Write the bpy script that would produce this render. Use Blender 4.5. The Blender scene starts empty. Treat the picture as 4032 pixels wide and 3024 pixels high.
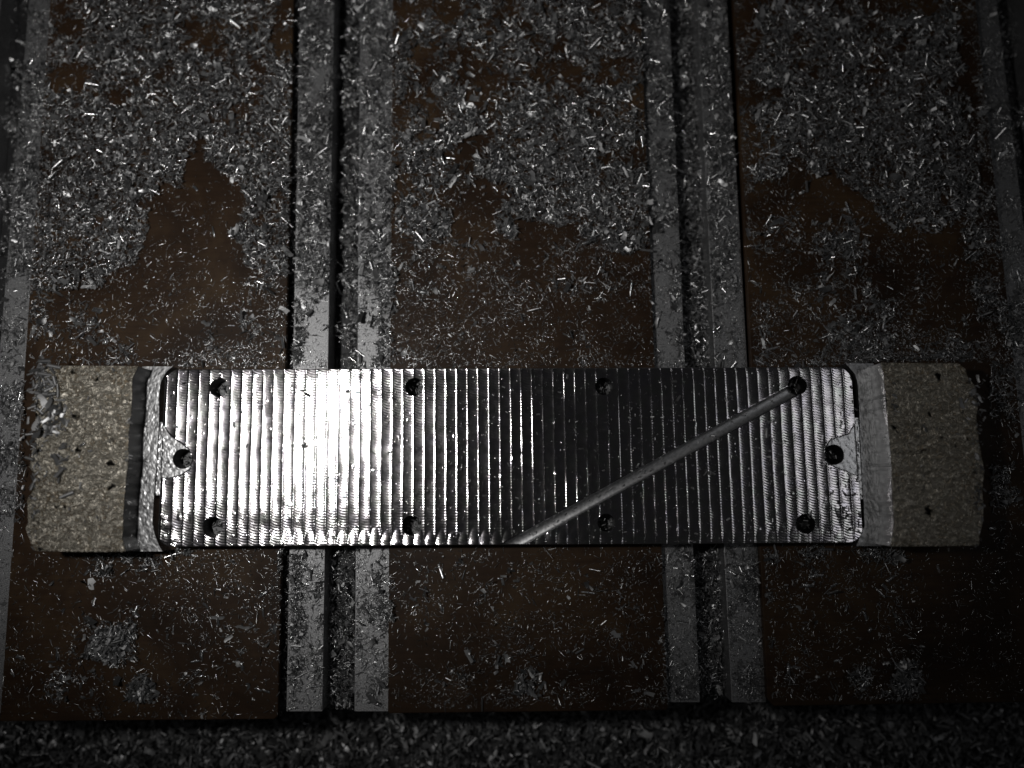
import bpy, math
import numpy as np
from mathutils import Matrix, Vector

# ------------------------------------------------------------------ camera, world, lamps, exposure
scene = bpy.context.scene
COL = scene.collection
rng = np.random.default_rng(7)
FPX = 3028.0                      # focal length in photo pixels (4032 wide)
MM = 0.001
Z_RAIL, Z_BOARD, Z_PLATE, Z_BLOCK = 0.0, 3*MM, 13*MM, 23*MM
Z_SLOT, Z_TRAY = -9*MM, -48*MM
CAM_Z = Z_PLATE + 0.276
TILT, ROLL = math.radians(7.8), math.radians(-0.8)
RCAM = Matrix.Rotation(TILT, 3, 'X') @ Matrix.Rotation(ROLL, 3, 'Z')
RN = np.array(RCAM)
cam_d = bpy.data.cameras.new('camera')
cam = bpy.data.objects.new('camera', cam_d); COL.objects.link(cam)
cam.matrix_world = Matrix.Translation((0, 0, CAM_Z)) @ RCAM.to_4x4()
cam_d.sensor_width = 36.0
cam_d.lens = FPX/4032*36
cam_d.clip_start = 0.01; cam_d.clip_end = 20
cam_d.dof.use_dof = True
cam_d.dof.focus_distance = 0.282
cam_d.dof.aperture_fstop = 3.1
scene.camera = cam
scene.render.resolution_x, scene.render.resolution_y = 1024, 768

def P(px, py, z):
    """point of the place at height z that the photo shows at (px,py); works on arrays"""
    px = np.asarray(px, float); py = np.asarray(py, float); z = np.asarray(z, float)
    d = np.stack([(px-2016)/FPX, -(py-1512)/FPX, -np.ones_like(px)], -1) @ RN.T
    t = (z-CAM_Z)/d[..., 2]
    return np.stack([d[..., 0]*t, d[..., 1]*t, np.broadcast_to(z, t.shape)], -1)

world = bpy.data.worlds.new('World'); scene.world = world
world.use_nodes = True
bgn = world.node_tree.nodes['Background']
bgn.inputs[0].default_value = (0.95, 0.97, 1.0, 1); bgn.inputs[1].default_value = 0.008

def aim(o, target):
    o.rotation_euler = (Vector(target)-o.location).to_track_quat('-Z', 'Y').to_euler()
kl = bpy.data.lights.new('work_lamp', 'SPOT')
kl.energy = 1.4; kl.color = (1.0, 0.985, 0.96); kl.shadow_soft_size = 0.010
kl.spot_size = math.radians(95); kl.spot_blend = 1.0
key = bpy.data.objects.new('work_lamp', kl); COL.objects.link(key)
lx = P(450, 1530, Z_PLATE)
key.location = (lx[0], lx[1], Z_PLATE+0.30)
aim(key, P(1150, 680, Z_PLATE))
fl = bpy.data.lights.new('side_lamp', 'AREA')
fl.energy = 0.021; fl.color = (0.97, 0.98, 1.0); fl.shape = 'RECTANGLE'; fl.size = 0.13; fl.size_y = 0.055
fill = bpy.data.objects.new('side_lamp', fl); COL.objects.link(fill)
fx = P(4900, 1500, Z_PLATE)
fill.location = (fx[0], fx[1], Z_PLATE+0.30)
aim(fill, P(3000, 1700, Z_PLATE))

vs = scene.view_settings
vs.view_transform = 'Standard'; vs.look = 'None'; vs.exposure = 0; vs.gamma = 1
vs.use_curve_mapping = False

# ------------------------------------------------------------------ helpers
def tag(o, label=None, cat=None, group=None, kind=None):
    for k, v in (('label', label), ('category', cat), ('group', group), ('kind', kind)):
        if v: o[k] = v
    return o
def link(o, parent=None):
    COL.objects.link(o)
    if parent: o.parent = parent
    return o
def empty(name, loc=(0, 0, 0)):
    o = bpy.data.objects.new(name, None); o.location = loc; o.empty_display_size = 0.01
    return link(o)
def mesh_obj(name, verts, faces, mat, parent=None, smooth=False, uv=None):
    me = bpy.data.meshes.new(name)
    if isinstance(faces, np.ndarray):
        n, k = faces.shape
        v = np.asarray(verts, np.float32)
        me.vertices.add(len(v)); me.vertices.foreach_set('co', v.ravel())
        me.loops.add(n*k); me.loops.foreach_set('vertex_index', faces.astype(np.int32).ravel())
        me.polygons.add(n)
        me.polygons.foreach_set('loop_start', np.arange(0, n*k, k, dtype=np.int32))
        me.polygons.foreach_set('loop_total', np.full(n, k, np.int32))
        me.update(calc_edges=True)
        if uv is not None:
            l = me.uv_layers.new(name='uv')
            l.data.foreach_set('uv', np.asarray(uv, np.float32)[faces.ravel()].ravel())
    else:
        me.from_pydata([tuple(map(float, p)) for p in verts], [], faces); me.update()
    me.validate()
    if smooth:
        me.polygons.foreach_set('use_smooth', np.ones(len(me.polygons), bool))
    me.materials.append(mat)
    o = bpy.data.objects.new(name, me)
    link(o, parent)
    if parent: o.matrix_parent_inverse = Matrix.Translation(parent.location).inverted()
    return o
def prism(top, zb, bottom=None):
    """verts/faces of a closed solid: polygon top (n,3), same outline at zb"""
    top = np.asarray(top, float); n = len(top)
    bot = top.copy() if bottom is None else np.asarray(bottom, float)
    bot[:, 2] = zb
    v = np.concatenate([top, bot])
    a = sum(top[i][0]*top[(i+1) % n][1]-top[(i+1) % n][0]*top[i][1] for i in range(n))
    o = list(range(n)) if a > 0 else list(range(n))[::-1]
    f = [tuple(o), tuple(i+n for i in o[::-1])]
    for i in range(n):
        p, q = o[i], o[(i+1) % n]
        f.append((p, p+n, q+n, q))
    return v, f
def bevel(o, w=0.0003, seg=2):
    m = o.modifiers.new('bevel', 'BEVEL'); m.width = w; m.segments = seg; m.limit_method = 'ANGLE'; m.angle_limit = 0.7
    return o

_lat = {}
def vnoise(x, y, scale, seed=0, octaves=1):
    x = np.asarray(x, float); y = np.asarray(y, float)
    tot = np.zeros(np.broadcast(x, y).shape); amp = 1.0; s = 0
    for k in range(octaves):
        key_ = (seed, k)
        if key_ not in _lat: _lat[key_] = np.random.default_rng(seed*31+k+1).random((256, 256))
        L = _lat[key_]
        u = x/scale*2**k+17.3; v = y/scale*2**k+41.7
        i = np.floor(u).astype(int); j = np.floor(v).astype(int)
        fu = u-i; fv = v-j
        fu = fu*fu*(3-2*fu); fv = fv*fv*(3-2*fv)
        g = lambda a, b: L[a % 256, b % 256]
        n = (g(i, j)*(1-fu)+g(i+1, j)*fu)*(1-fv)+(g(i, j+1)*(1-fu)+g(i+1, j+1)*fu)*fv
        tot = tot+amp*n; s += amp; amp *= 0.5
    return tot/s
def inpoly(px, py, poly):
    px = np.asarray(px); py = np.asarray(py)
    r = np.zeros(px.shape, bool); n = len(poly)
    for i in range(n):
        x1, y1 = poly[i]; x2, y2 = poly[(i+1) % n]
        if y1 == y2: continue
        c = ((y1 > py) != (y2 > py)) & (px < (x2-x1)*(py-y1)/(y2-y1)+x1)
        r ^= c
    return r

# ------------------------------------------------------------------ materials
class NT:
    def __init__(self, name):
        self.m = bpy.data.materials.new(name); self.m.use_nodes = True
        self.t = self.m.node_tree; self.b = self.t.nodes['Principled BSDF']
    def n(self, typ, **kw):
        nd = self.t.nodes.new(typ)
        for k, v in kw.items():
            if k.startswith('i_'): nd.inputs[k[2:]].default_value = v
            else: setattr(nd, k, v)
        return nd
    def l(self, a, b): self.t.links.new(a, b)
    def math(self, op, a, b=None, c=None):
        nd = self.t.nodes.new('ShaderNodeMath'); nd.operation = op
        for i, v in enumerate((a, b, c)):
            if v is None: continue
            if isinstance(v, (int, float)): nd.inputs[i].default_value = v
            else: self.l(v, nd.inputs[i])
        return nd.outputs[0]
    def ramp(self, fac, stops):
        nd = self.t.nodes.new('ShaderNodeValToRGB')
        el = nd.color_ramp.elements
        while len(el) < len(stops): el.new(0.5)
        for e, (p, c) in zip(el, stops):
            e.position = p; e.color = (*c, 1) if len(c) == 3 else c
        self.l(fac, nd.inputs[0]); return nd.outputs[0]
    def noise(self, scale, detail=2, rough=0.5, vec=None, dist=0.0):
        nd = self.n('ShaderNodeTexNoise'); nd.inputs['Scale'].default_value = scale
        nd.inputs['Detail'].default_value = detail; nd.inputs['Roughness'].default_value = rough
        nd.inputs['Distortion'].default_value = dist
        if vec is None: vec = self.obj()
        self.l(vec, nd.inputs['Vector']); return nd.outputs[0]
    def obj(self):
        if not hasattr(self, '_o'): self._o = self.n('ShaderNodeTexCoord').outputs['Object']
        return self._o
    def bump(self, h, dist, strength=1.0, normal=None):
        nd = self.n('ShaderNodeBump'); nd.inputs['Distance'].default_value = dist
        nd.inputs['Strength'].default_value = strength
        self.l(h, nd.inputs['Height'])
        if normal is not None: self.l(normal, nd.inputs['Normal'])
        return nd.outputs[0]
    def set(self, **kw):
        for k, v in kw.items():
            s = self.b.inputs[k.replace('_', ' ')]
            if isinstance(v, (int, float, tuple)): s.default_value = v
            else: self.l(v, s)
        return self.m

def g(v): return (v, v, v*1.01)
# freshly milled aluminium with the cutter's feed arcs (uv.x = cutter pass, uv.y = metres along it)
def mat_milled():
    k = NT('milled_aluminium')
    uv = k.n('ShaderNodeUVMap'); uv.uv_map = 'uv'
    sp = k.n('ShaderNodeSeparateXYZ'); k.l(uv.outputs[0], sp.inputs[0])
    t = k.math('SUBTRACT', k.math('FRACT', sp.outputs[0]), 0.5)
    n1 = k.noise(900, 2)
    n2 = k.noise(160, 2)
    arc = k.math('MULTIPLY', k.math('MULTIPLY', t, t), 0.0020)
    sl = k.math('MULTIPLY', t, -0.0011)
    y = k.math('ADD', k.math('ADD', sp.outputs[1], arc), sl)
    y = k.math('ADD', y, k.math('MULTIPLY', n1, 0.00022))
    w = k.math('SINE', k.math('MULTIPLY', y, 2*math.pi/0.00095))
    h = k.math('MULTIPLY', w, k.math('MULTIPLY', k.math('MAXIMUM', k.math('SUBTRACT', n2, 0.22), 0.05), 3.0))
    h = k.math('ADD', h, k.math('MULTIPLY', k.noise(4200, 3, 0.6), 0.30))
    nb = k.bump(h, 0.000012, 1.0)
    pit = k.ramp(k.noise(700, 3, 0.65), [(0.66, (0, 0, 0)), (0.74, (1, 1, 1))])
    nb = k.bump(pit, 0.00005, 0.8, nb)
    rough = k.math('ADD', k.math('MULTIPLY', k.noise(420, 3, 0.6), 0.14), 0.06)
    tint = k.n('ShaderNodeMix'); tint.data_type = 'RGBA'; tint.inputs[0].default_value = 0.10
    tint.inputs[6].default_value = (0.64, 0.65, 0.665, 1)
    hv = k.n('ShaderNodeHueSaturation'); hv.inputs['Color'].default_value = (0.9, 0.5, 0.5, 1)
    k.l(k.noise(260, 2), hv.inputs['Hue']); k.l(hv.outputs[0], tint.inputs[7])
    return k.set(Metallic=1.0, Base_Color=tint.outputs[2], Roughness=rough, Normal=nb)
def mat_matte_cut(name, base, r0, r1, streak=None, bump=0.00002, sc=900):
    k = NT(name)
    vec = None
    if streak:
        mp = k.n('ShaderNodeMapping'); mp.inputs['Scale'].default_value = streak
        k.l(k.obj(), mp.inputs[0]); vec = mp.outputs[0]
    n = k.noise(sc, 4, 0.6, vec)
    r = k.math('ADD', k.math('MULTIPLY', n, r1-r0), r0)
    c = k.ramp(n, [(0.3, tuple(x*0.75 for x in base)), (0.7, base)])
    return k.set(Metallic=1.0, Base_Color=c, Roughness=r, Normal=k.bump(n, bump))
def mat_cast():
    k = NT('raw_cast_aluminium')
    nz = k.noise(430, 3, 0.6, None, 1.6)
    big = k.noise(60, 3, 0.6)
    worm = k.ramp(k.math('ABSOLUTE', k.math('SUBTRACT', nz, 0.5)), [(0.0, (1, 1, 1)), (0.05, (0.6, 0.6, 0.6)), (0.12, (0.05, 0.05, 0.05)), (0.25, (0, 0, 0))])
    mx = k.n('ShaderNodeMix'); mx.data_type = 'RGBA'; k.l(worm, mx.inputs[0])
    k.l(k.ramp(big, [(0.35, (0.185, 0.145, 0.095)), (0.65, (0.32, 0.285, 0.225))]), mx.inputs[6])
    mx.inputs[7].default_value = (0.84, 0.78, 0.67, 1)
    pit = k.ramp(k.noise(230, 2, 0.5), [(0.28, (0.02, 0.02, 0.02)), (0.335, (1, 1, 1))])
    m2 = k.n('ShaderNodeMix'); m2.data_type = 'RGBA'; m2.blend_type = 'MULTIPLY'; m2.inputs[0].default_value = 1
    k.l(mx.outputs[2], m2.inputs[6]); k.l(pit, m2.inputs[7])
    hh = k.math('ADD', k.math('MULTIPLY', worm, 0.5), pit)
    nb = k.bump(hh, 0.00045, 1.0, k.bump(k.noise(1500, 3, 0.6), 0.00008, 0.6))
    return k.set(Metallic=0.9, Base_Color=m2.outputs[2], Roughness=0.40, Normal=nb)
def mat_chip(name='aluminium_swarf', r0=0.34, r1=0.30, lo=1.0):
    k = NT(name)
    geo = k.n('ShaderNodeNewGeometry')
    ri = geo.outputs['Random Per Island']
    c = k.ramp(ri, [(0.0, g(0.24*lo)), (0.55, g(0.40*lo)), (1.0, g(0.66*lo))])
    wn = k.n('ShaderNodeTexWhiteNoise'); wn.noise_dimensions = '1D'; k.l(ri, wn.inputs['W'])
    r = k.math('ADD', k.math('MULTIPLY', wn.outputs[0], r1), r0)
    nb = k.bump(k.noise(1800, 2), 0.00006, 0.6)
    return k.set(Metallic=0.86, Base_Color=c, Roughness=r, Normal=nb)
def mat_rail():
    k = NT('blasted_anodised_aluminium')
    n = k.noise(3200, 2, 0.6)
    big = k.noise(70, 3, 0.6)
    c = k.ramp(n, [(0.35, (0.16, 0.16, 0.165)), (0.65, (0.64, 0.64, 0.65))])
    r = k.math('ADD', k.math('MULTIPLY', big, 0.14), 0.47)
    return k.set(Metallic=0.9, Base_Color=c, Roughness=r, Normal=k.bump(n, 0.00005, 0.8))
def mat_board():
    k = NT('brown_hardboard')
    mp = k.n('ShaderNodeMapping'); mp.inputs['Scale'].default_value = (60, 900, 100)
    k.l(k.obj(), mp.inputs[0])
    grain = k.noise(1.0, 4, 0.6, mp.outputs[0])
    big = k.noise(22, 5, 0.65, None, 0.8)
    mixf = k.math('ADD', k.math('MULTIPLY', grain, 0.20), k.math('MULTIPLY', big, 0.80))
    c = k.ramp(mixf, [(0.34, (0.021, 0.0115, 0.0066)), (0.50, (0.045, 0.0250, 0.0136)), (0.66, (0.082, 0.050, 0.0260))])
    sm = k.ramp(k.noise(45, 4, 0.65), [(0.35, g(0.42)), (0.7, g(0.62))])
    nb = k.bump(k.noise(2400, 3, 0.6), 0.00002, 0.8)
    return k.set(Base_Color=c, Roughness=sm, Normal=nb, Specular_IOR_Level=0.18)
def mat_plain(name, col, rough, metal=0.0):
    k = NT(name)
    n = k.noise(700, 3, 0.6)
    c = k.ramp(n, [(0.3, tuple(x*0.7 for x in col)), (0.7, col)])
    return k.set(Base_Color=c, Roughness=rough, Metallic=metal, Normal=k.bump(n, 0.00003))

M_MILL = mat_milled()
M_GROOVE = mat_matte_cut('ball_cut_channel', (0.74, 0.74, 0.75), 0.30, 0.48, None, 0.00003, 900)
M_LEDGE = mat_matte_cut('rough_milled_ledge', (0.80, 0.80, 0.81), 0.20, 0.40, None, 0.00003, 700)
M_WALLCUT = mat_matte_cut('side_milled_wall', (0.58, 0.58, 0.585), 0.30, 0.52, (1, 0.015, 1), 0.00006, 1500)
M_WALLSHADE = mat_matte_cut('shaded_milled_wall', (0.05, 0.05, 0.05), 0.30, 0.45, (1, 0.02, 1), 0.00001, 2600)  # shaded copy of the milled wall, its shade put into the dark base colour
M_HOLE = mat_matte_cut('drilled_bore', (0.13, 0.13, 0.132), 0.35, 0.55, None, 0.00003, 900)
M_CAST = mat_cast()
M_CHIP = mat_chip(lo=0.82)
M_CURL = mat_chip('aluminium_curls', 0.12, 0.20, 1.22)
M_RAIL = mat_rail()
M_BOARD = mat_board()
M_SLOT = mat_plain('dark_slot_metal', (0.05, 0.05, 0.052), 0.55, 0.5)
M_TRAY = mat_plain('dark_tray', (0.03, 0.03, 0.032), 0.5)

# ------------------------------------------------------------------ the machine bed
YK = np.array([-500., 0., 1300., 2172., 2800.])
def ln(*xs):           # an edge that runs up the photo: x at y = 0, 1300, 2172, 2800
    xs = list(xs); s = (xs[1]-xs[0])/1300
    a = np.array([xs[0]-500*s]+xs, float)
    return np.polynomial.Polynomial.fit(YK, a, 1)
E = dict(
    r0l=ln(114, 5, -68, -121), b1l=ln(198, 104, 43, 4), b1r=ln(1156, 1131, 1108, 1096),
    a1l=ln(1181, 1160, 1140, 1124), a1r=ln(1316, 1298, 1280, 1267), a2l=ln(1419, 1409, 1399, 1395), a2r=ln(1556, 1552, 1548, 1546),
    b2l=ln(1546, 1542, 1530, 1526), b2r=ln(2522, 2574, 2606, 2630),
    c1l=ln(2515, 2562, 2592, 2614), c1r=ln(2634, 2688, 2734, 2757), c2l=ln(2744, 2806, 2852, 2884), c2r=ln(2862, 2936, 2985, 3018),
    b3l=ln(2888, 2970, 3014, 3033), b3r=ln(3841, 3980, 4073, 4140), d1r=ln(3924, 4082, 4186, 4262))

tray = mesh_obj('chip_tray', [(-0.5, -0.5, Z_TRAY), (0.5, -0.5, Z_TRAY), (0.5, 0.5, Z_TRAY), (-0.5, 0.5, Z_TRAY)], [(0, 1, 2, 3)], M_TRAY)
tag(tray, kind='structure')

def rail(parent, le, re, yb, over=0.0):
    top = [P(le(-420), -420, Z_RAIL), P(re(-420), -420, Z_RAIL), P(re(yb), yb, Z_RAIL), P(le(yb), yb, Z_RAIL)]
    v, f = prism(top, -14*MM)
    return bevel(mesh_obj('rail', v, f, M_RAIL, parent), 0.00018)
def profile(label, rails, floor, yb):
    c = P(floor[0](1400), 1400, -14*MM)
    t = empty('slotted_table_profile', c)
    tag(t, label, 'table profile', 'slotted aluminium table profiles')
    for le, re in rails: rail(t, le, re, yb)
    le, re = floor
    q = 0.012
    a = [P(le(-420), -420, Z_RAIL), P(re(-420), -420, Z_RAIL), P(re(yb-30), yb-30, Z_RAIL), P(le(yb-30), yb-30, Z_RAIL)]
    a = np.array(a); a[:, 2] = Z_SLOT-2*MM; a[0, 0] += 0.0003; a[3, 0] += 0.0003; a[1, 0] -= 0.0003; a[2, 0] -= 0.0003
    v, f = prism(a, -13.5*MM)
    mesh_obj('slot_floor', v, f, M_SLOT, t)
    return t
off = lambda p, d: (lambda y: p(y)+d)
profile('slotted grey table profile at the left edge of the picture', [(E['r0l'], off(E['b1l'], 60)), (off(E['r0l'], -330), off(E['r0l'], -110))], (off(E['r0l'], -110), E['r0l']), 2810)
profile('slotted grey table profile between the left and the middle brown board', [(E['a1l'], E['a1r']), (E['a2l'], E['a2r'])], (E['a1r'], E['a2l']), 2802)
profile('slotted grey table profile between the middle and the right brown board', [(E['c1l'], E['c1r']), (E['c2l'], E['c2r'])], (E['c1r'], E['c2l']), 2766)
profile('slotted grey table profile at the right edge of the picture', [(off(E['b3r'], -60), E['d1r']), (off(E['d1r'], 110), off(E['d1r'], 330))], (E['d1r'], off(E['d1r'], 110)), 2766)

def board(label, le, re, bottom):
    top = [(le(-420), -420), (re(-420), -420)]+bottom
    t = np.array([P(x, y, Z_BOARD) for x, y in top])
    v, f = prism(t, -4*MM)
    # the board's underside clears the rails: it only fills the gap between them
    v[len(t):, 2] = 0.2*MM
    o = bevel(mesh_obj('bed_board', v, f, M_BOARD), 0.0003)
    return tag(o, label, 'board', 'brown boards of the machine bed')
board('brown board on the left, with a bare patch shaped like a peak', E['b1l'], E['b1r'], [(1094, 2818), (1080, 2832), (E['b1l'](2841), 2841)])
board('brown board in the middle, below the shiny highlight of the block', E['b2l'], E['b2r'], [(2630, 2790), (2622, 2797), (1534, 2809), (1527, 2803)])
board('brown board on the right, with one clipped corner at its lower end', E['b3l'], E['b3r'], [(E['b3r'](2763), 2763), (3047, 2781), (3022, 2754)])

# ------------------------------------------------------------------ the milled workpiece
wp = empty('milled_block', P(2016, 1800, Z_BOARD))
tag(wp, 'long milled aluminium block with striped middle, ten holes and raw cast ends', 'metal block')
HOLES = [(863, 1527, 38), (719, 1806, 37), (838, 2074, 39), (1631, 1524, 37), (1621, 2069, 39),
         (2378, 1521, 35), (2387, 2058, 34), (3140, 1517, 38), (3172, 2063, 38), (3285, 1790, 37)]
cTL, cTR, cBL, cBR = [P(x, y, Z_PLATE) for x, y in ((652, 1457), (3350, 1447), (621, 2150), (3398, 2134))]
WX = 0.5*(np.linalg.norm(cTR-cTL)+np.linalg.norm(cBR-cBL)); WY = 0.5*(np.linalg.norm(cTL-cBL)+np.linalg.norm(cTR-cBR))
def plate_xy(X, Y):      # plate metres (from top left corner, Y down) -> place
    a = (X/WX)[..., None]; b = (Y/WY)[..., None]
    return (cTL*(1-a)+cTR*a)*(1-b)+(cBL*(1-a)+cBR*a)*b
def plate_inv(p):
    p = np.atleast_2d(p); a = np.full(len(p), .5); b = np.full(len(p), .5)
    for _ in range(12):
        q = (cTL*(1-a[:, None])+cTR*a[:, None])*(1-b[:, None])+(cBL*(1-a[:, None])+cBR*a[:, None])*b[:, None]
        e = p-q
        a = a+e[:, 0]/WX; b = b-e[:, 1]/WY
    return np.stack([a*WX, b*WY], -1)
def pl(px, py): return plate_inv(P(px, py, Z_PLATE))[0]
PITCH = 42.4/FPX*0.276*1.006
ridge0 = pl(1799, 1784)[0]
RC = 5.2*MM
nx = int(WX/PITCH*20); ny = 270
X1 = np.linspace(0, WX, nx); Y1 = np.linspace(0, WY, ny)
X, Y = np.meshgrid(X1, Y1)
dy = np.minimum(Y, WY-Y); ins = np.where(dy < RC, RC-np.sqrt(np.maximum(RC**2-(RC-dy)**2, 0)), 0)
X = np.clip(X, ins, WX-ins)
u = (X-ridge0)/PITCH
idx = np.floor(u).astype(int); t = (u-idx)*2-1
r1 = np.random.default_rng(3).random(400)
tilt = (r1[idx % 400]-0.5)*0.05
slow = (vnoise(idx*7.3, Y/MM, 14, 5, 2)-0.5)
fast = (vnoise(idx*5.1, Y/MM, 1.1, 6, 2)-0.5)
edge = 0.30*(1+0.5*fast)
hw = PITCH/2
h = hw*(0.058*t**2/2 + edge*np.abs(t)**10/10 + (tilt*.6+0.05*slow)*t)
h += 0.010*MM*(np.random.default_rng(4).random(400)[(idx+3) % 400]-0.5)
h += 0.006*MM*(vnoise(X/MM, Y/MM, 1.0, 8, 2)-0.5)
tram = 0.062*np.clip((pl(1180, 1800)[0]-X)/(38*MM), 0, 1)*(0.5+1.0*r1[(idx+50) % 400])   # the head leans, so each pass steps down
h += -tram*t*hw
# run-out at the lower edge, where the cutter lifted
yb = (Y-(WY-6.6*MM))/(6.6*MM)
r9 = np.random.default_rng(9).random(400)[idx % 400]
yb = yb-0.35*r9-0.5*np.abs(t-0.15)**2
rise = np.clip(yb, 0, 1)
wr = np.interp(X/MM, [0, (pl(1060, 2100)[0])/MM, (pl(1200, 2100)[0])/MM, (pl(2000, 2100)[0])/MM, (pl(2600, 2100)[0])/MM, WX/MM], [.05, .12, .8, 1, .5, .4])
h += wr*rise*0.5*MM*(0.75+0.5*vnoise(idx*3.7, Y/MM, 1.5, 9))
yt = np.clip((2.5*MM-Y)/(2.5*MM), 0, 1); h += yt**2*0.10*MM*(t+0.3)
# smeared lumps towards both ends
Xm = X/MM; Ym = Y/MM
lum = np.clip((vnoise(Xm, Ym, 2.6, 11, 2)-0.58)*2.6, 0, 1)
wl = np.clip(1-Xm/14, 0, 1)*np.clip((Ym-20)/12, 0, 1)+np.clip((Xm-WX/MM+16)/16, 0, 1)*np.clip((Ym-14)/12, 0.1, 1)
h += 0.20*MM*lum*wl
spots = np.clip((vnoise(Xm, Ym, 1.5, 13, 1)-0.93)*14, 0, 1)
h += 0.10*MM*spots
# recesses round the two end holes
rec = []
NOTL = [(560, 1662), (646, 1675), (668, 1712), (700, 1735), (742, 1765), (757, 1805), (748, 1846), (712, 1872), (660, 1884), (560, 1884)]
NOTR = [(3460, 1672), (3361, 1675), (3344, 1708), (3275, 1728), (3250, 1762), (3248, 1822), (3309, 1846), (3368, 1871), (3460, 1876)]
notch = np.zeros(X.shape, bool)
for poly in (NOTL, NOTR):
    pp = [pl(x, y) for x, y in poly]
    notch |= inpoly(X+0.25*MM*(vnoise(Xm, Ym, 1.2, 21)-0.5), Y+0.25*MM*(vnoise(Xm, Ym, 1.2, 22)-0.5), pp)
h = np.where(notch, -0.55*MM+0.16*MM*vnoise(Xm, Ym, 1.0, 23, 3), h)
# diagonal channel cut from the upper right hole to the lower edge
ga, gb = pl(3140, 1528), pl(2010, 2150)
gd = (gb-ga)/np.linalg.norm(gb-ga); gl = np.linalg.norm(gb-ga)
s_ = (X-ga[0])*gd[0]+(Y-ga[1])*gd[1]; d_ = np.abs((X-ga[0])*gd[1]-(Y-ga[1])*gd[0])
GW = 2.05*MM
ingr = (d_ < GW) & (s_ > 0)
prof = np.sqrt(np.maximum(1-(d_/GW)**2, 0))
h = np.where(ingr, -0.8*MM*prof**0.9-0.02*MM+0.02*MM*vnoise(Xm, Ym, 0.6, 31, 2), h)
XY = plate_xy(X, Y)
V = XY.copy(); V[..., 2] = Z_PLATE+h
# holes: drop the faces inside, draw the rim onto the circle
ids = np.arange(nx*ny).reshape(ny, nx)
F = np.stack([ids[:-1, :-1], ids[1:, :-1], ids[1:, 1:], ids[:-1, 1:]], -1).reshape(-1, 4)
Vf = V.reshape(-1, 3)
keep = np.ones(len(F), bool)
ctr = Vf[F].mean(1)
hole_w = []
for (hx, hy, hr) in HOLES:
    c = P(hx, hy, Z_PLATE); R_ = hr/FPX*0.276
    hole_w.append((c, R_))
    dd = np.hypot(Vf[:, 0]-c[0], Vf[:, 1]-c[1])
    inside = dd < R_
    fi = inside[F].any(1)
    near = np.hypot(ctr[:, 0]-c[0], ctr[:, 1]-c[1]) < R_*1.5
    kill = fi & near & (inside[F].sum(1) >= 2)
    keep &= ~kill
    bv = np.unique(F[kill]); bv2 = np.intersect1d(bv, np.unique(F[keep]))
    v2 = Vf[bv2, :2]-c[:2]; v2 = v2/np.linalg.norm(v2, axis=1, keepdims=True)*R_
    Vf[bv2, :2] = c[:2]+v2
Xf = X.reshape(-1); wdt = np.abs(Xf[F[:, 3]]-Xf[F[:, 0]])+np.abs(Xf[F[:, 2]]-Xf[F[:, 1]])
keep &= wdt > 1e-7
grf = ingr.reshape(-1)[F].sum(1) >= 3
ntf = notch.reshape(-1)[F].sum(1) >= 2
UV = np.stack([u, Y], -1).reshape(-1, 2)
def sub(mask, name, mat):
    ff = F[mask]; vi, inv = np.unique(ff, return_inverse=True)
    return mesh_obj(name, Vf[vi], inv.reshape(-1, 4), mat, wp, True, UV[vi])
plate_top = sub(keep & ~grf & ~ntf, 'milled_face', M_MILL)
ch_o = sub(keep & grf, 'diagonal_channel', M_GROOVE); ch_o['label'] = 'smooth grey diagonal channel cut across the milled stripes'
xc = Xf[F[:, 0]]
sub(keep & ntf & (xc < WX/2), 'end_recess', M_LEDGE); sub(keep & ntf & (xc > WX/2), 'end_recess', M_LEDGE)
# plate sides
outl = []
for cx, cy, a0 in ((RC, RC, 180), (WX-RC, RC, 270), (WX-RC, WY-RC, 0), (RC, WY-RC, 90)):
    for k in range(13):
        a = math.radians(a0+90*k/12); outl.append((cx+RC*math.cos(a), cy+RC*math.sin(a)))
outl = np.array(outl)
def side_rings(scale_off):
    c = np.array([WX/2, WY/2]); 
    return plate_xy(outl[:, 0]+np.sign(outl[:, 0]-c[0])*scale_off, outl[:, 1]+np.sign(outl[:, 1]-c[1])*scale_off)
ra = side_rings(0.0); ra[:, 2] = Z_PLATE+0.01*MM
rb = side_rings(0.25*MM); rb[:, 2] = Z_PLATE-0.25*MM
rc = side_rings(0.25*MM); rc[:, 2] = Z_BOARD+0.05*MM
n_ = len(outl)
vv = np.concatenate([ra, rb, rc]); ff = []
for lev in (0, n_):
    for i in range(n_):
        j = (i+1) % n_
        ff.append((lev+i, lev+j, lev+n_+j, lev+n_+i))
mesh_obj('plate_side', vv, ff, M_WALLCUT, wp)

# ends: raw blocks, ledges, holding tabs
def block(outline, name):
    pts = []
    n = len(outline)
    for i in range(n):
        x1, y1 = outline[i]; x2, y2 = outline[(i+1) % n]
        L = math.hypot(x2-x1, y2-y1); m = max(1, int(L/14))
        for k in range(m):
            f_ = k/m; x = x1+(x2-x1)*f_; y = y1+(y2-y1)*f_
            pts.append((x, y))
    pts = np.array(pts)
    pts[:, 0] += (vnoise(pts[:, 0], pts[:, 1], 18, 41, 2)-0.5)*5
    pts[:, 1] += (vnoise(pts[:, 0], pts[:, 1], 40, 42, 2)-0.5)*2
    top = P(pts[:, 0], pts[:, 1], np.full(len(pts), Z_BLOCK))
    # top as a lumpy grid clipped to the outline
    v, f = prism(top, Z_BOARD+0.05*MM)
    o = mesh_obj(name, v, f, M_CAST, wp)
    o.data.materials.append(M_WALLCUT)
    return bevel(o, 0.00025, 2), top
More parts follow.
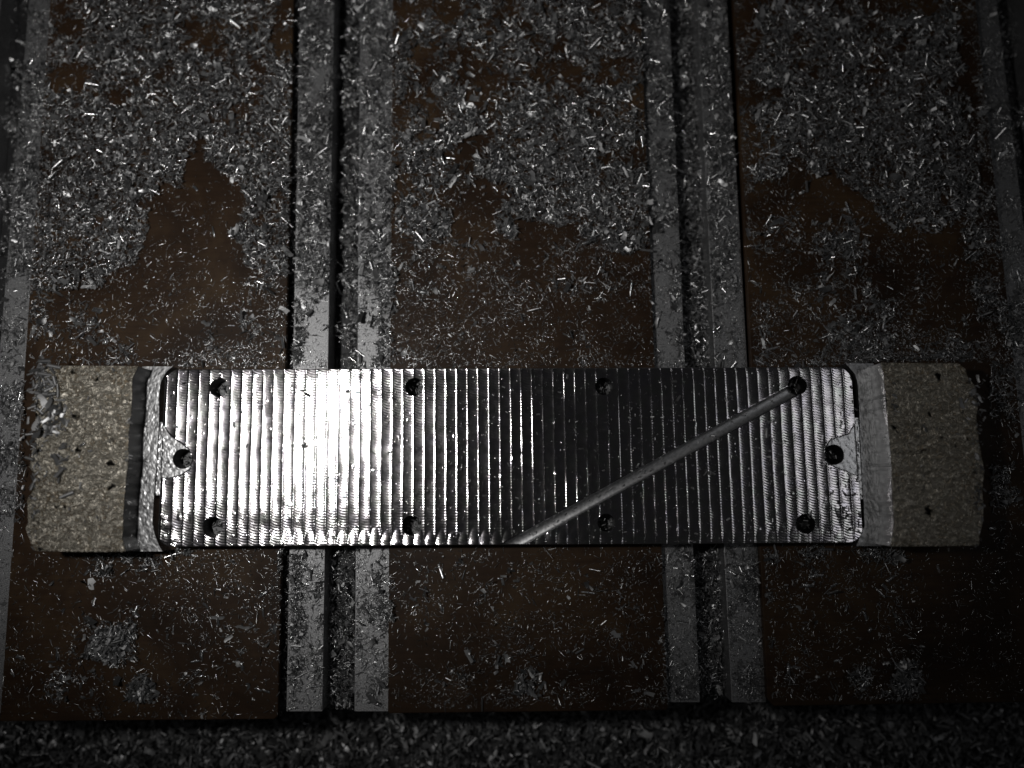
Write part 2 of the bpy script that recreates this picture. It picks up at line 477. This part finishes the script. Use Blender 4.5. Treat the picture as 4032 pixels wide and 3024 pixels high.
LB = [(164, 1439), (149, 1461), (133, 1523), (138, 1656), (136, 1753), (123, 1779), (115, 1840), (131, 1861), (123, 1943),
      (105, 1963), (110, 2056), (100, 2081), (120, 2138), (136, 2171), (320, 2173), (494, 2173), (482, 2117), (489, 1963), (505, 1810), (507, 1707), (517, 1605), (523, 1492), (545, 1441), (350, 1439)]
RB = [(3467, 1427), (3620, 1429), (3776, 1429), (3803, 1453), (3814, 1491), (3842, 1518), (3850, 1589), (3846, 1654), (3855, 1730), (3868, 1811), (3876, 1855),
      (3868, 1936), (3874, 1990), (3871, 2055), (3860, 2104), (3855, 2149), (3680, 2151), (3507, 2153), (3521, 2055), (3513, 1947), (3510, 1838), (3502, 1730), (3491, 1610), (3480, 1475)]
ob, topL = block(LB, 'end_block'); ob['label'] = 'raw cast left end of the block with swarf on it'
ob2, topR = block(RB, 'end_block'); ob2['label'] = 'raw cast right end of the block'
ob.data.materials[1] = M_WALLSHADE
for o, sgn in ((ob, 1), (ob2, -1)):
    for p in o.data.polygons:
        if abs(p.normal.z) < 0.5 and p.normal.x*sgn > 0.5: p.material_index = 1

def ledge(name, ys, x_out, x_in, zoff, lump, seed, mat=M_LEDGE, nx_=46, ny_=220, clip=None):
    yy = np.linspace(ys[0], ys[-1], ny_)
    xo = np.interp(yy, ys, x_out); xi = np.interp(yy, ys, x_in)
    a = np.linspace(0, 1, nx_)
    PX = xo[:, None]*(1-a)+xi[:, None]*a; PY = np.repeat(yy[:, None], nx_, 1)
    z = Z_PLATE+zoff
    p = P(PX, PY, np.full(PX.shape, z))
    xm, ym = p[..., 0]/MM, p[..., 1]/MM
    p[..., 2] += lump*(vnoise(xm, ym, 1.3, seed, 3)-0.5)+0.4*lump*(vnoise(xm, ym, 0.5, seed+1, 2)-0.5)
    # skirt
    q = p.copy()
    ring = np.concatenate([q[0, :], q[1:, -1], q[-1, -2::-1], q[-2:0:-1, 0]])
    low = ring.copy(); low[:, 2] = Z_BOARD+0.05*MM
    iv = np.arange(nx_*ny_).reshape(ny_, nx_)
    f1 = np.stack([iv[:-1, :-1], iv[1:, :-1], iv[1:, 1:], iv[:-1, 1:]], -1).reshape(-1, 4)
    nr = len(ring); b0 = nx_*ny_
    i = np.arange(nr); j = (i+1) % nr
    f2 = np.stack([b0+i, b0+j, b0+nr+j, b0+nr+i], -1)
    o = mesh_obj(name, np.concatenate([p.reshape(-1, 3), ring, low]), np.concatenate([f1, f2]), mat, wp, False)
    sm = np.zeros(len(o.data.polygons), bool); sm[:len(f1)] = True
    o.data.polygons.foreach_set('use_smooth', sm)
    return o
# left ledge lies between the block's wall and the dark profile slot
ysL = [1443, 1463, 1486, 1515, 1565, 1650, 1800, 1948, 2050, 2090, 2113, 2155, 2171]
ledge('ledge', ysL, [560, 556, 553, 552, 550, 548, 540, 532, 528, 525, 524, 522, 522], [679, 656, 642, 630, 626, 626, 619, 606, 600, 605, 612, 629, 640], -0.3*MM, 0.13*MM, 51)
tabL = ledge('holding_tab', [1662, 1700, 1800, 1900, 1950], [629, 628, 623, 615, 611], [648, 646, 638, 632, 628], -0.7*MM, 0.25*MM, 55, nx_=14, ny_=90)
ysR = [1431, 1472, 1507, 1620, 1800, 1952, 2072, 2120, 2150]
ledge('ledge', ysR, [3330, 3366, 3377, 3384, 3391, 3400, 3405, 3384, 3372], [3440, 3442, 3446, 3456, 3468, 3475, 3480, 3478, 3472], -0.5*MM, 0.22*MM, 61, mat=M_WALLCUT)
ledge('holding_tab', [1645, 1700, 1800, 1900, 1965], [3359, 3361, 3366, 3372, 3376], [3381, 3383, 3387, 3393, 3397], -0.9*MM, 0.4*MM, 65, nx_=14, ny_=90)

# bores
def bore(c, R_, inner):
    N = 40; ang = np.linspace(0, 2*math.pi, N, endpoint=False)
    rings = [(R_*1.06, 0.03), (R_*1.0, -0.12), (R_, -7.6)]
    if inner: rings += [(R_*inner, -7.8), (R_*inner, -9.8), (0.05*R_, -9.81)]
    else: rings += [(0.05*R_, -7.7)]
    vs_, fs = [], []
    for r, z in rings:
        for a in ang: vs_.append((c[0]+r*math.cos(a), c[1]+r*math.sin(a), Z_PLATE+z*MM))
    for k in range(len(rings)-1):
        for i in range(N):
            j = (i+1) % N; fs.append((k*N+i, k*N+j, (k+1)*N+j, (k+1)*N+i))
    fs.append(tuple((len(rings)-1)*N+i for i in range(N)))
    return mesh_obj('screw_hole', vs_, fs, M_HOLE, wp, False)
for k, (c, R_) in enumerate(hole_w):
    z = 0.0
    cc = c.copy()
    if k in (1, 9): cc[2] -= 0.9*MM
    bore(c if k not in (1, 9) else c-np.array([0, 0, 0]), R_, 0.55 if k in (3, 5, 6, 7) else None)

# ------------------------------------------------------------------ swarf
S = 4032/2212
def D2(pts): return [(x*S, y*S) for x, y in pts]
def rect(x0, y0, x1, y1): return [(x0, y0), (x1, y0), (x1, y1), (x0, y1)]
# coverage of loose swarf as seen (outline, cover 0..1), later entries win
COVER = [
    # left board, upper half
    (rect(100, -60, 650, 290), .70), (rect(100, 0, 200, 120), .46), (rect(596, -10, 645, 110), .32), (rect(120, 140, 185, 205), .42),
    ([(110, 215), (440, 225), (418, 288), (404, 335), (385, 392), (335, 402), (322, 480), (300, 545), (240, 588), (180, 622), (120, 640), (60, 640), (80, 400)], .88),
    (rect(70, 640, 210, 720), .45), (rect(60, 720, 330, 800), .36), (rect(210, 600, 330, 720), .12),
    ([(421, 284), (660, 190), (660, 600), (560, 590), (528, 570), (503, 520), (520, 430), (485, 372), (446, 318)], .86),
    (rect(520, 590, 640, 700), .38), (rect(400, 700, 640, 800), .28),
    # left rail
    (rect(-60, -60, 60, 260), .45), (rect(60, -20, 112, 130), .45), (rect(20, 130, 100, 380), .62), (rect(0, 380, 95, 600), .78), (rect(-20, 600, 60, 790), .45), (rect(-40, 790, 62, 1130), .58), (rect(-40, 1130, 40, 1600), .22),
    # profile between left and middle boards
    (rect(646, -60, 722, 230), .66), (rect(646, 230, 722, 640), .92), ([(640, 620), (700, 632), (668, 700), (645, 790), (630, 790)], .85), ([(705, 625), (722, 625), (716, 800), (645, 800), (668, 705)], .13),
    (rect(742, -60, 780, 800), .80), (rect(720, -60, 740, 800), .22),
    (rect(778, -60, 850, 300), .75), (rect(778, 300, 850, 640), .80), (rect(776, 320, 792, 640), .35), (rect(776, 640, 806, 800), .16), (rect(806, 640, 850, 800), .74),
    # middle board
    (rect(852, -60, 1395, 330), .62), (rect(850, 0, 1000, 60), .50), (rect(880, 90, 960, 180), .42), (rect(1000, 60, 1395, 130), .62), (rect(1010, 140, 1090, 215), .46), (rect(1180, 130, 1260, 190), .35), (rect(1300, 120, 1390, 190), .30),
    (rect(870, 260, 1395, 420), .76), (rect(900, 200, 980, 270), .44), (rect(960, 300, 1050, 345), .30), (rect(880, 395, 1090, 440), .45), (rect(860, 440, 985, 530), .72), (rect(985, 420, 1085, 545), .14),
    ([(1085, 380), (1395, 380), (1395, 560), (1300, 555), (1240, 500), (1150, 470), (1095, 440)], .84), (rect(1075, 445, 1125, 515), .80), (rect(860, 540, 1400, 640), .27), (rect(850, 640, 1410, 800), .10),
    # profile between middle and right boards
    (rect(1395, -60, 1455, 300), .56), (rect(1395, 300, 1470, 480), .62), (rect(1400, 480, 1478, 800), .26),
    (rect(1455, -60, 1548, 800), .72), (rect(1515, -60, 1590, 350), .60), (rect(1525, 350, 1612, 580), .80), (rect(1540, 580, 1585, 800), .32), (rect(1585, 580, 1625, 800), .66),
    # right board
    (rect(1590, -60, 2100, 60), .52), (rect(1590, -60, 1625, 800), .22), (rect(1635, 20, 2080, 210), .76), (rect(1625, 150, 1700, 340), .62), (rect(1690, 200, 2090, 345), .84), (rect(1625, 330, 1690, 400), .60),
    (rect(1690, 345, 1750, 480), .16), (rect(1745, 330, 1800, 370), .60), ([(1790, 330), (2110, 300), (2115, 480), (2030, 495), (1920, 490), (1880, 430), (1810, 385)], .84), (rect(1800, 440, 1885, 480), .30),
    (rect(1755, 470, 1860, 560), .58), (rect(1640, 480, 1740, 560), .32), (rect(1760, 560, 1880, 660), .60), (rect(1860, 500, 1890, 640), .35), (rect(1890, 500, 2080, 690), .12), (rect(2075, 470, 2135, 560), .68),
    (rect(1630, 600, 1760, 800), .30), (rect(1760, 650, 1930, 800), .50), (rect(1930, 640, 2100, 740), .20), (rect(1860, 740, 2110, 790), .48), (rect(2080, 610, 2170, 700), .60),
    # right rail
    (rect(2110, -60, 2180, 300), .42), (rect(2120, 300, 2230, 640), .34), (rect(2160, -60, 2280, 300), .45), (rect(2170, 600, 2240, 800), .66),
    (rect(2110, 790, 2175, 900), .62), (rect(2175, 800, 2240, 960), .50), (rect(2115, 900, 2215, 1010), .28), (rect(2130, 1010, 2190, 1090), .66), (rect(2120, 1090, 2230, 1200), .22),
    # below the block
    (rect(40, 1195, 620, 1560), .17), (rect(10, 1200, 110, 1560), .08), (rect(150, 1185, 400, 1240), .62), (rect(185, 1345, 285, 1440), .78), (rect(380, 1260, 600, 1500), .20), (rect(90, 1460, 180, 1520), .38),
    (rect(612, 1180, 655, 1530), .66), (rect(655, 1180, 702, 1530), .34), (rect(702, 1180, 768, 1530), .72), (rect(768, 1180, 812, 1530), .30), (rect(812, 1180, 842, 1530), .60),
    (rect(842, 1185, 1440, 1540), .11), (rect(900, 1300, 1380, 1520), .13), (rect(842, 1185, 900, 1250), .30),
    (rect(1437, 1180, 1505, 1530), .46), (rect(1505, 1180, 1570, 1500), .78), (rect(1570, 1180, 1605, 1530), .40), (rect(1605, 1180, 1660, 1530), .56),
    (rect(1655, 1185, 1990, 1525), .20), (rect(1660, 1180, 1960, 1215), .55), (rect(1840, 1420, 2010, 1515), .55), (rect(1990, 1190, 2212, 1525), .05),
]
COVER += [(rect(160, 1180, 400, 1212), .6), (rect(1640, 1172, 1960, 1200), .55), (rect(100, 770, 360, 792), .5), (rect(1840, 765, 2080, 788), .6)]
COVER = [(D2(p), c) for p, c in COVER]
# fine dust of needles
DUST = [(rect(0, 0, 2212, 800), .30), (rect(330, 600, 640, 800), .55), (rect(420, 720, 640, 800), .95), (rect(500, 560, 640, 720), .8), (rect(850, 520, 1410, 660), 1.0), (rect(850, 660, 1415, 800), .75),
        (rect(60, 0, 110, 300), 1.5), (rect(640, 0, 720, 640), 1.5), (rect(770, 0, 850, 640), 1.5), (rect(1395, 0, 1480, 500), 1.5), (rect(2100, 0, 2212, 800), 1.5), (rect(640, 640, 720, 800), .5), (rect(770, 640, 850, 800), .5), (rect(1400, 500, 1480, 800), .6), (rect(1480, 0, 1620, 800), 1.5), (rect(1620, 500, 2110, 800), .55), (rect(1700, 700, 2100, 800), .95), (rect(1630, 660, 1800, 800), .8),
        (rect(330, 768, 1660, 800), 1.5), (rect(1660, 760, 2080, 792), 1.5), (rect(0, 800, 2212, 1560), .20), (rect(330, 1190, 620, 1400), .5), (rect(610, 1185, 842, 1535), 1.3), (rect(850, 1190, 1440, 1540), .45), (rect(1437, 1190, 1660, 1530), 1.3), (rect(1660, 1190, 2000, 1520), .4)]
DUST = [(D2(p), c) for p, c in DUST]
WPOLY = [(96, 1434), (640, 1436), (700, 1450), (3300, 1442), (3460, 1424), (3900, 1424), (3900, 2156), (3400, 2158), (3350, 2140), (660, 2156), (640, 2178), (96, 2180)]
def cover(px, py, table, jit=46):
    jx = px+(vnoise(px, py, 60, 71, 2)-0.5)*jit*2; jy = py+(vnoise(px, py, 60, 72, 2)-0.5)*jit*2
    o = np.zeros(px.shape)
    for poly, c in table:
        xs = [p[0] for p in poly]; ys = [p[1] for p in poly]
        m = (jx > min(xs)) & (jx < max(xs)) & (jy > min(ys)) & (jy < max(ys))
        if not m.any(): continue
        ii = np.nonzero(m)[0]
        k = inpoly(jx[ii], jy[ii], poly)
        o[ii[k]] = c
    return o
def surface(px, py):
    """height of what lies there; nan where chips do not go"""
    e = {k: f(py) for k, f in E.items()}
    z = np.full(px.shape, Z_SLOT-2*MM)
    R = lambda a, b: (px >= e[a]+4) & (px < e[b]-4)
    for a, b in (('r0l', 'b1l'), ('a1l', 'a1r'), ('a2l', 'a2r'), ('c1l', 'c1r'), ('c2l', 'c2r'), ('b3r', 'd1r')): z[R(a, b)] = Z_RAIL
    for a, b in (('b1l', 'b1r'), ('b2l', 'b2r'), ('b3l', 'b3r')): z[(px >= e[a]) & (px < e[b])] = Z_BOARD
    z[((px >= e['b1r']) & (px < e['a1l']+4))] = -6*MM
    gap = ((px > e['c2r']-4) & (px < e['b3l']))
    z[gap] = np.nan
    end = np.where(px < 1110, 2836, np.where(px < 1400, 2800, np.where(px < 2640, 2798, 2764)))
    z[py > end-8] = np.nan
    return z

# chip templates: all quads
def curl(arc, seg=5, L=1.0, R=1.0, taper=0.0, twist=0.0, wob=0):
    v, f = [], []
    for i in range(2):
        for k in range(seg+1):
            a = arc*(k/seg-0.5); x = (i-0.5)*L+0.12*math.sin(3*k+wob)*(1 if i else -1)
            r = R*(1-taper*i)
            aa = a+twist*(i-0.5)
            v.append((x, r*math.sin(aa), r*(math.cos(aa)-math.cos(arc/2))))
    m = seg+1
    for k in range(seg): f.append((k, k+m, k+1+m, k+1))
    return np.array(v), np.array(f)
def flake(seed):
    r = np.random.default_rng(seed)
    v, f = [], []
    for i in range(4):
        x = i/3-0.5; w = (0.5-0.25*abs(x)*2*r.random())*(0.8+0.4*r.random())
        bend = 0.25*(x*2)**2*r.uniform(-1, 1)
        sh = 0.2*r.uniform(-1, 1)
        for k in range(3):
            y = (k-1)*w
            v.append((x+0.10*r.uniform(-1, 1), y+sh, bend+0.12*(k-1)**2*r.uniform(-.5, 1)))
    for i in range(3):
        for k in range(2):
            a = i*3+k; f.append((a, a+3, a+4, a+1))
    return np.array(v), np.array(f)
def needle():
    v = [(-.5, -.5, 0), (-.5, .5, 0), (-.5, 0, .8), (.0, -.5, .2), (.0, .5, .2), (.0, 0, 1.0), (.5, -.3, 0), (.5, .3, 0), (.5, 0, .6)]
    f = []
    for i in (0, 3):
        for a, b in ((0, 1), (1, 2), (2, 0)): f.append((i+a, i+b, i+3+b, i+3+a))
    return np.array(v), np.array(f)
T_CURL = [curl(a, 5, 1.0, r, tp, tw, w) for a, r, tp, tw, w in ((2.6, .5, 0, 0, 0), (2.0, .55, .15, .2, 1), (3.4, .42, .1, 0, 2), (1.5, .7, .2, -.2, 3), (2.8, .5, .35, .3, 4))]
T_FLAKE = [flake(s) for s in range(8)]
T_NEED = [needle()]
def euler_mats(yaw, pit, rol):
    cy, sy, cp, sp, cr, sr = np.cos(yaw), np.sin(yaw), np.cos(pit), np.sin(pit), np.cos(rol), np.sin(rol)
    o = np.zeros((len(yaw), 3, 3))
    o[:, 0, 0] = cy*cp; o[:, 0, 1] = cy*sp*sr-sy*cr; o[:, 0, 2] = cy*sp*cr+sy*sr
    o[:, 1, 0] = sy*cp; o[:, 1, 1] = sy*sp*sr+cy*cr; o[:, 1, 2] = sy*sp*cr-cy*sr
    o[:, 2, 0] = -sp; o[:, 2, 1] = cp*sr; o[:, 2, 2] = cp*cr
    return o
def scatter(pos, base, L, W, tilt_sd, temps, r):
    """pos (n,3); base = height the lowest point may not go under; returns verts, quad faces"""
    n = len(pos); which = r.integers(0, len(temps), n)
    yaw = r.random(n)*2*math.pi; pit = r.normal(0, 1, n)*tilt_sd; rol = r.normal(0, 1, n)*tilt_sd
    Rm = euler_mats(yaw, pit, rol)
    VS, FS = [], []; o = 0
    for k, (tv, tf) in enumerate(temps):
        s = np.nonzero(which == k)[0]
        if not len(s): continue
        sc = np.stack([L[s], W[s], W[s]], -1)
        v = tv[None]*sc[:, None, :]
        v = np.einsum('nij,nkj->nki', Rm[s], v)+pos[s][:, None, :]
        low = v[..., 2].min(1); lift = np.maximum(base[s]-low, 0)
        v[..., 2] += lift[:, None]
        m = len(tv)
        VS.append(v.reshape(-1, 3)); FS.append((tf[None]+(o+np.arange(len(s))*m)[:, None, None]).reshape(-1, 4)); o += len(s)*m
    return np.concatenate(VS), np.concatenate(FS)
def join(parts):
    VS, FS, o = [], [], 0
    for v, f in parts:
        VS.append(v); FS.append(f+o); o += len(v)
    return np.concatenate(VS), np.concatenate(FS)

N = 330000
px = rng.uniform(-60, 4092, N); py = rng.uniform(-60, 2850, N)
cv = cover(px, py, COVER)
nz = np.clip((vnoise(px, py, 85, 81, 4)-0.5)*1.75+0.5, 0, 1)
pr = np.clip(0.5+(cv-nz)*2.6, 0, 1)*np.clip(cv*1.5, 0, 1)+cv*0.16
ok = (rng.random(N) < pr) & ~inpoly(px, py, WPOLY)
sz = surface(px, py); ok &= ~np.isnan(sz)
px, py, sz, pr, cv = px[ok], py[ok], sz[ok], pr[ok], cv[ok]
heap = np.where(cv > .5, 1, 0.25)*pr*rng.random(len(px))**1.2*(0.8+5.0*np.clip(vnoise(px, py, 150, 83, 3)-.25, 0, 1))*MM
heap = np.where(sz < -5*MM, rng.random(len(px))*5.5*MM, heap)
pos = P(px, py, sz+heap+0.1*MM)
PXM = 0.0925*MM
big = np.clip(1-np.abs(px-2016)/9000-(py/3024)*0.25, .6, 1)
isn = rng.random(len(px))
L = (rng.lognormal(0, .52, len(px))*16*PXM*big).clip(4.5*PXM, 50*PXM); W = (L*rng.uniform(.2, .6, len(px))).clip(4*PXM, 24*PXM)
a = isn < .38; b = (isn >= .38) & (isn < .62); c_ = isn >= .62
parts = [scatter(pos[b], sz[b]+.02*MM, L[b], W[b]*1.15, .45, T_FLAKE, rng), scatter(pos[a], sz[a]+.02*MM, L[a]*1.15, W[a]*.5, .38, T_CURL, rng),
         scatter(pos[c_], sz[c_]+.02*MM, L[c_]*1.2, rng.uniform(1.8, 3.4, c_.sum())*PXM, .25, T_NEED, rng)]
nfl = len(parts[0][1])
v, f = join(parts)
o = mesh_obj('swarf', v, f, M_CHIP, None, True)
o.data.materials.append(M_CURL)
mi = np.ones(len(o.data.polygons), np.int32); mi[:nfl] = 0
o.data.polygons.foreach_set('material_index', mi)
tag(o, 'heaps of curled grey aluminium chips strewn over the boards and rails', 'metal chips', kind='stuff')
print('swarf chips', len(px), 'quads', len(f))

N = 420000
px = rng.uniform(-20, 4050, N); py = rng.uniform(-20, 2830, N)
cv = cover(px, py, DUST, 30)
ok = (rng.random(N) < cv*0.62*np.clip((vnoise(px, py, 80, 91, 3)-.2)*1.8, .1, 1)) & ~inpoly(px, py, WPOLY)
sz = surface(px, py); ok &= ~np.isnan(sz)
px, py, sz = px[ok], py[ok], sz[ok]
L = (rng.lognormal(0, .6, len(px))*8*PXM).clip(2.5*PXM, 34*PXM); W = rng.uniform(1.4, 3.2, len(px))*PXM
v, f = scatter(P(px, py, sz+.02*MM), sz+.01*MM, L, W, .10, T_NEED, rng)
o = mesh_obj('fine_swarf', v, f, M_CURL)
tag(o, 'fine needle-like metal dust scattered over the boards', 'metal dust', kind='stuff')
print('dust', len(px))

# swarf lying in the tray far below the bed
N = 18000
px = rng.uniform(-80, 4110, N); py = rng.uniform(2690, 3110, N)
pos = P(px, py, np.full(N, Z_TRAY)+rng.random(N)*4*MM)
L = (rng.lognormal(0, .35, N)*25*PXM).clip(10*PXM, 70*PXM); W = L*rng.uniform(.3, .6, N)
k = N//2
v, f = join([scatter(pos[:k], np.full(k, Z_TRAY), L[:k], W[:k], .5, T_FLAKE, rng), scatter(pos[k:], np.full(N-k, Z_TRAY), L[k:], W[k:]*.6, .5, T_CURL, rng)])
o = mesh_obj('tray_swarf', v, f, M_CHIP, None, True)
tag(o, 'blurred layer of metal chips in the tray below the bed', 'metal chips', kind='stuff')

# round clumps of packed chips on the boards
def clump(cx, cy, r, n, hgt, label):
    a = rng.random(n)*2*math.pi; rr = r*np.sqrt(rng.random(n))*(1+.15*np.sin(3*a))
    px = cx+rr*np.cos(a); py = cy+rr*np.sin(a)
    z = Z_BOARD+hgt*np.clip(1-(rr/r)**2, 0, 1)*rng.random(n)
    L = (rng.lognormal(0, .4, n)*19*PXM).clip(7*PXM, 45*PXM); W = L*rng.uniform(.25, .55, n)
    h_ = n//2
    p = P(px, py, z); b0 = np.full(n, Z_BOARD+.02*MM)
    v, f = join([scatter(p[:h_], b0[:h_], L[:h_], W[:h_], .5, T_FLAKE, rng), scatter(p[h_:], b0[h_:], L[h_:], W[h_:]*.6, .5, T_CURL, rng)])
    o = mesh_obj('swarf_clump', v, f, M_CHIP, None, True)
    tag(o, label, 'chip clump', 'clumps of packed chips on the boards'); return o
clump(428, 2535, 80, 330, 3.5*MM, 'larger ragged clump of chips on the lower left board')
clump(556, 2715, 58, 210, 3.0*MM, 'round clump of chips near the lower edge of the left board')
clump(2085, 2690, 58, 110, 2.4*MM, 'faint round clump of chips near the lower edge of the middle board')
clump(3570, 2672, 62, 220, 3.0*MM, 'round clump of chips near the lower edge of the right board')

# chips lying on the workpiece and in its holes
def lay(cx, cy, sx, sy, n, z, size, temps, tilt=.3):
    px = rng.normal(cx, sx, n); py = rng.normal(cy, sy, n)
    L = (rng.lognormal(0, .4, n)*size*PXM).clip(4*PXM, 50*PXM); W = L*rng.uniform(.25, .5, n)
    return scatter(P(px, py, np.full(n, z)+rng.random(n)*.8*MM), np.full(n, z), L, W, tilt, temps, rng)
pp = [lay(170, 1520, 26, 50, 75, Z_BLOCK, 24, T_CURL), lay(205, 1640, 35, 40, 60, Z_BLOCK, 25, T_FLAKE), lay(135, 1800, 12, 190, 70, Z_BLOCK, 15, T_CURL), lay(300, 1800, 110, 220, 60, Z_BLOCK, 9, T_CURL), lay(505, 1800, 8, 220, 50, Z_BLOCK, 9, T_CURL), lay(3680, 1800, 110, 220, 60, Z_BLOCK, 9, T_CURL), lay(3855, 1800, 10, 220, 70, Z_BLOCK, 14, T_FLAKE), lay(245, 1830, 14, 60, 16, Z_BLOCK, 28, T_CURL), lay(160, 1800, 20, 200, 40, Z_BLOCK, 14, T_FLAKE),
      lay(3840, 1560, 22, 40, 24, Z_BLOCK, 18, T_FLAKE), lay(3520, 1560, 8, 40, 14, Z_BLOCK, 12, T_CURL)]
o = mesh_obj('swarf_on_block', *join(pp), M_CHIP, None, True)
tag(o, 'chips lying on the raw ends of the block', 'metal chips', kind='stuff')
pp = []
n = 520
pxx = rng.uniform(640, 3380, n); pyy = rng.uniform(1470, 2130, n)
L = (rng.lognormal(0, .5, n)*7*PXM).clip(3*PXM, 24*PXM)
pp.append(scatter(P(pxx, pyy, np.full(n, Z_PLATE+.08*MM)), np.full(n, Z_PLATE+.05*MM), L, L*.45, .4, T_CURL, rng))
for cx, cy, k in ((1205, 1745, 6), (2790, 1860, 7), (3090, 1740, 4), (2870, 1560, 8), (3020, 1700, 5), (1690, 2050, 6), (3330, 2010, 8), (2520, 1850, 8)):
    pp.append(lay(cx, cy, 12, 12, k, Z_PLATE+.1*MM, 12, T_CURL, .4))
for k_, (cc, R_) in enumerate(hole_w):
    m = 20; a_ = rng.random(m)*6.28; rr = R_*.75*np.sqrt(rng.random(m))
    pz = np.stack([cc[0]+rr*np.cos(a_), cc[1]+rr*np.sin(a_), np.full(m, Z_PLATE-7.2*MM)+rng.random(m)*4.0*MM], -1)
    Lh = rng.uniform(8, 22, m)*PXM
    pp.append(scatter(pz, np.full(m, Z_PLATE-9*MM), Lh, Lh*.3, .5, T_CURL, rng))
t_ = np.linspace(0.03, .97, 60)+rng.normal(0, .01, 60)
gx = 3114+(2040-3114)*t_+rng.normal(0, 9, 60); gy = 1543+(2135-1543)*t_+rng.normal(0, 9, 60)-6
Lg = rng.uniform(4, 15, 60)*PXM
pp.append(scatter(P(gx, gy, np.full(60, Z_PLATE-.3*MM)), np.full(60, Z_PLATE-.5*MM), Lg, Lg*.4, .4, T_CURL, rng))
o = mesh_obj('swarf_on_milled_face', *join(pp), M_CHIP, None, True)
tag(o, 'tiny chips and burrs on the striped face and in its holes', 'metal chips', kind='stuff')

# single chips that stand out
def chip_mesh(seed, kind):
    r = np.random.default_rng(seed)
    v, f = (T_CURL[seed % 5] if kind == 'curl' else T_FLAKE[seed % 8])
    m = len(v)
    w = v.copy(); w[:, 2] -= 0.10; w[:, :2] *= .97
    F = [tuple(q) for q in f]+[tuple(x+m for x in q[::-1]) for q in f]
    ed = {}
    for q in f:
        for i in range(4):
            a, b = int(q[i]), int(q[(i+1) % 4]); ed[(a, b)] = 1
    for (a, b) in list(ed):
        if (b, a) not in ed: F.append((b, a, a+m, b+m))
    me = bpy.data.meshes.new('metal_chip'); me.from_pydata([tuple(p) for p in np.concatenate([v, w])], [], F); me.update()
    me.polygons.foreach_set('use_smooth', np.ones(len(me.polygons), bool)); me.materials.append(M_CURL)
    return me
CH = {('curl', s): chip_mesh(s, 'curl') for s in range(5)}; CH.update({('flake', s): chip_mesh(s, 'flake') for s in range(8)})
def chip(px, py, L, yaw, label, kind='curl', s=0, w=.35, z=Z_BOARD, group='single chips lying loose on the bed', tl=.12):
    o = bpy.data.objects.new('metal_chip', CH[(kind, s)])
    o.location = P(px, py, z+.25*MM); L = L*.8; o.scale = (L*PXM, L*w*PXM*1.2, L*w*PXM*1.2)
    o.rotation_euler = (rng.normal(0, tl), rng.normal(0, tl), math.radians(yaw))
    link(o); tag(o, label, 'metal chip', group); return o
chip(768, 742, 40, -50, 'oval chip lying alone in the bare peak-shaped patch', 'flake', 1, .35)
chip(840, 912, 55, -78, 'long thin chip lying in the bare peak-shaped patch', 'curl', 1, .16)
chip(988, 1020, 42, -62, 'bright chip at the right foot of the bare peak-shaped patch', 'curl', 3, .4)
chip(670, 1160, 20, 40, 'small bright speck of chip low in the bare peak-shaped patch', 'curl', 2, .6)
chip(385, 1222, 58, -12, 'wide flat chip below the left heap, above the raw left end', 'flake', 3, .38)
chip(1817, 1316, 28, 30, 'small bright rectangular chip on the middle board just above the block', 'curl', 0, .5)
chip(1665, 1150, 48, -5, 'bright angular chip at the left side of the middle board', 'curl', 3, .45)
chip(2240, 1265, 26, 8, 'flat chip on the middle board above the dark stripes', 'flake', 5, .4)
chip(3300, 935, 34, 30, 'brightest chip at the left edge of the right board', 'curl', 3, .6)
chip(3842, 1105, 60, 78, 'long bright chip near the right edge of the right board', 'curl', 1, .22)
chip(3905, 1545, 40, 55, 'shiny folded chip beside the upper right corner of the raw right end', 'flake', 2, .4)
chip(3905, 2080, 30, 12, 'bright oval chip beside the lower right of the raw right end', 'curl', 3, .5)
chip(3425, 2480, 26, 55, 'pair-like bright chip in the middle of the lower right board', 'curl', 0, .6)
chip(3905, 2293, 24, -35, 'bright chip on the bare part of the lower right board', 'curl', 2, .45)
chip(78, 2588, 42, -15, 'flat pale chip near the left edge of the lower left board', 'flake', 4, .4)
chip(50, 2650, 40, -65, 'thin chip at the far left edge of the lower left board', 'curl', 1, .25)
chip(245, 2665, 34, -40, 'bent chip on the bare corner of the lower left board', 'flake', 6, .45)
chip(1968, 2278, 22, 5, 'tiny bright chip on the dark lower middle board', 'curl', 3, .4)
chip(1735, 2390, 42, -70, 'bright chip on the left part of the lower middle board', 'curl', 1, .3)
chip(325, 1750, 30, 28, 'single bright chip on the raw left end', 'curl', 0, .4, Z_BLOCK, 'single chips lying on the block')
chip(1198, 1750, 32, 40, 'dark curled chip beside the white highlight on the striped face', 'curl', 4, .5, Z_PLATE, 'single chips lying on the block')
GL = [('loose larger chip in the heap on the left board', (220, 250, 1050, 1000), 40), ('loose larger chip in the heap on the middle board', (1600, 100, 2480, 1000), 40),
      ('loose larger chip in the heap on the right board', (3050, 150, 3780, 850), 40), ('loose larger chip on the lower left board', (120, 2230, 1050, 2780), 22),
      ('loose larger chip on the lower right board', (3080, 2250, 3600, 2700), 16)]
for lab, (x0, y0, x1, y1), n in GL:
    c0 = 0
    for _ in range(n*20):
        x, y = rng.uniform(x0, x1), rng.uniform(y0, y1)
        cvv = cover(np.array([x]), np.array([y]), COVER)[0]
        if 'heap' in lab and cvv < .5: continue
        k = 'curl' if rng.random() < .6 else 'flake'
        chip(x, y, rng.uniform(34, 56), rng.uniform(0, 360), lab, k, int(rng.integers(0, 5)), rng.uniform(.2, .42), Z_BOARD+(1.8*MM if 'heap' in lab else 0), lab.replace('loose larger chip', 'larger chips'), .3)
        c0 += 1
        if c0 >= n: break
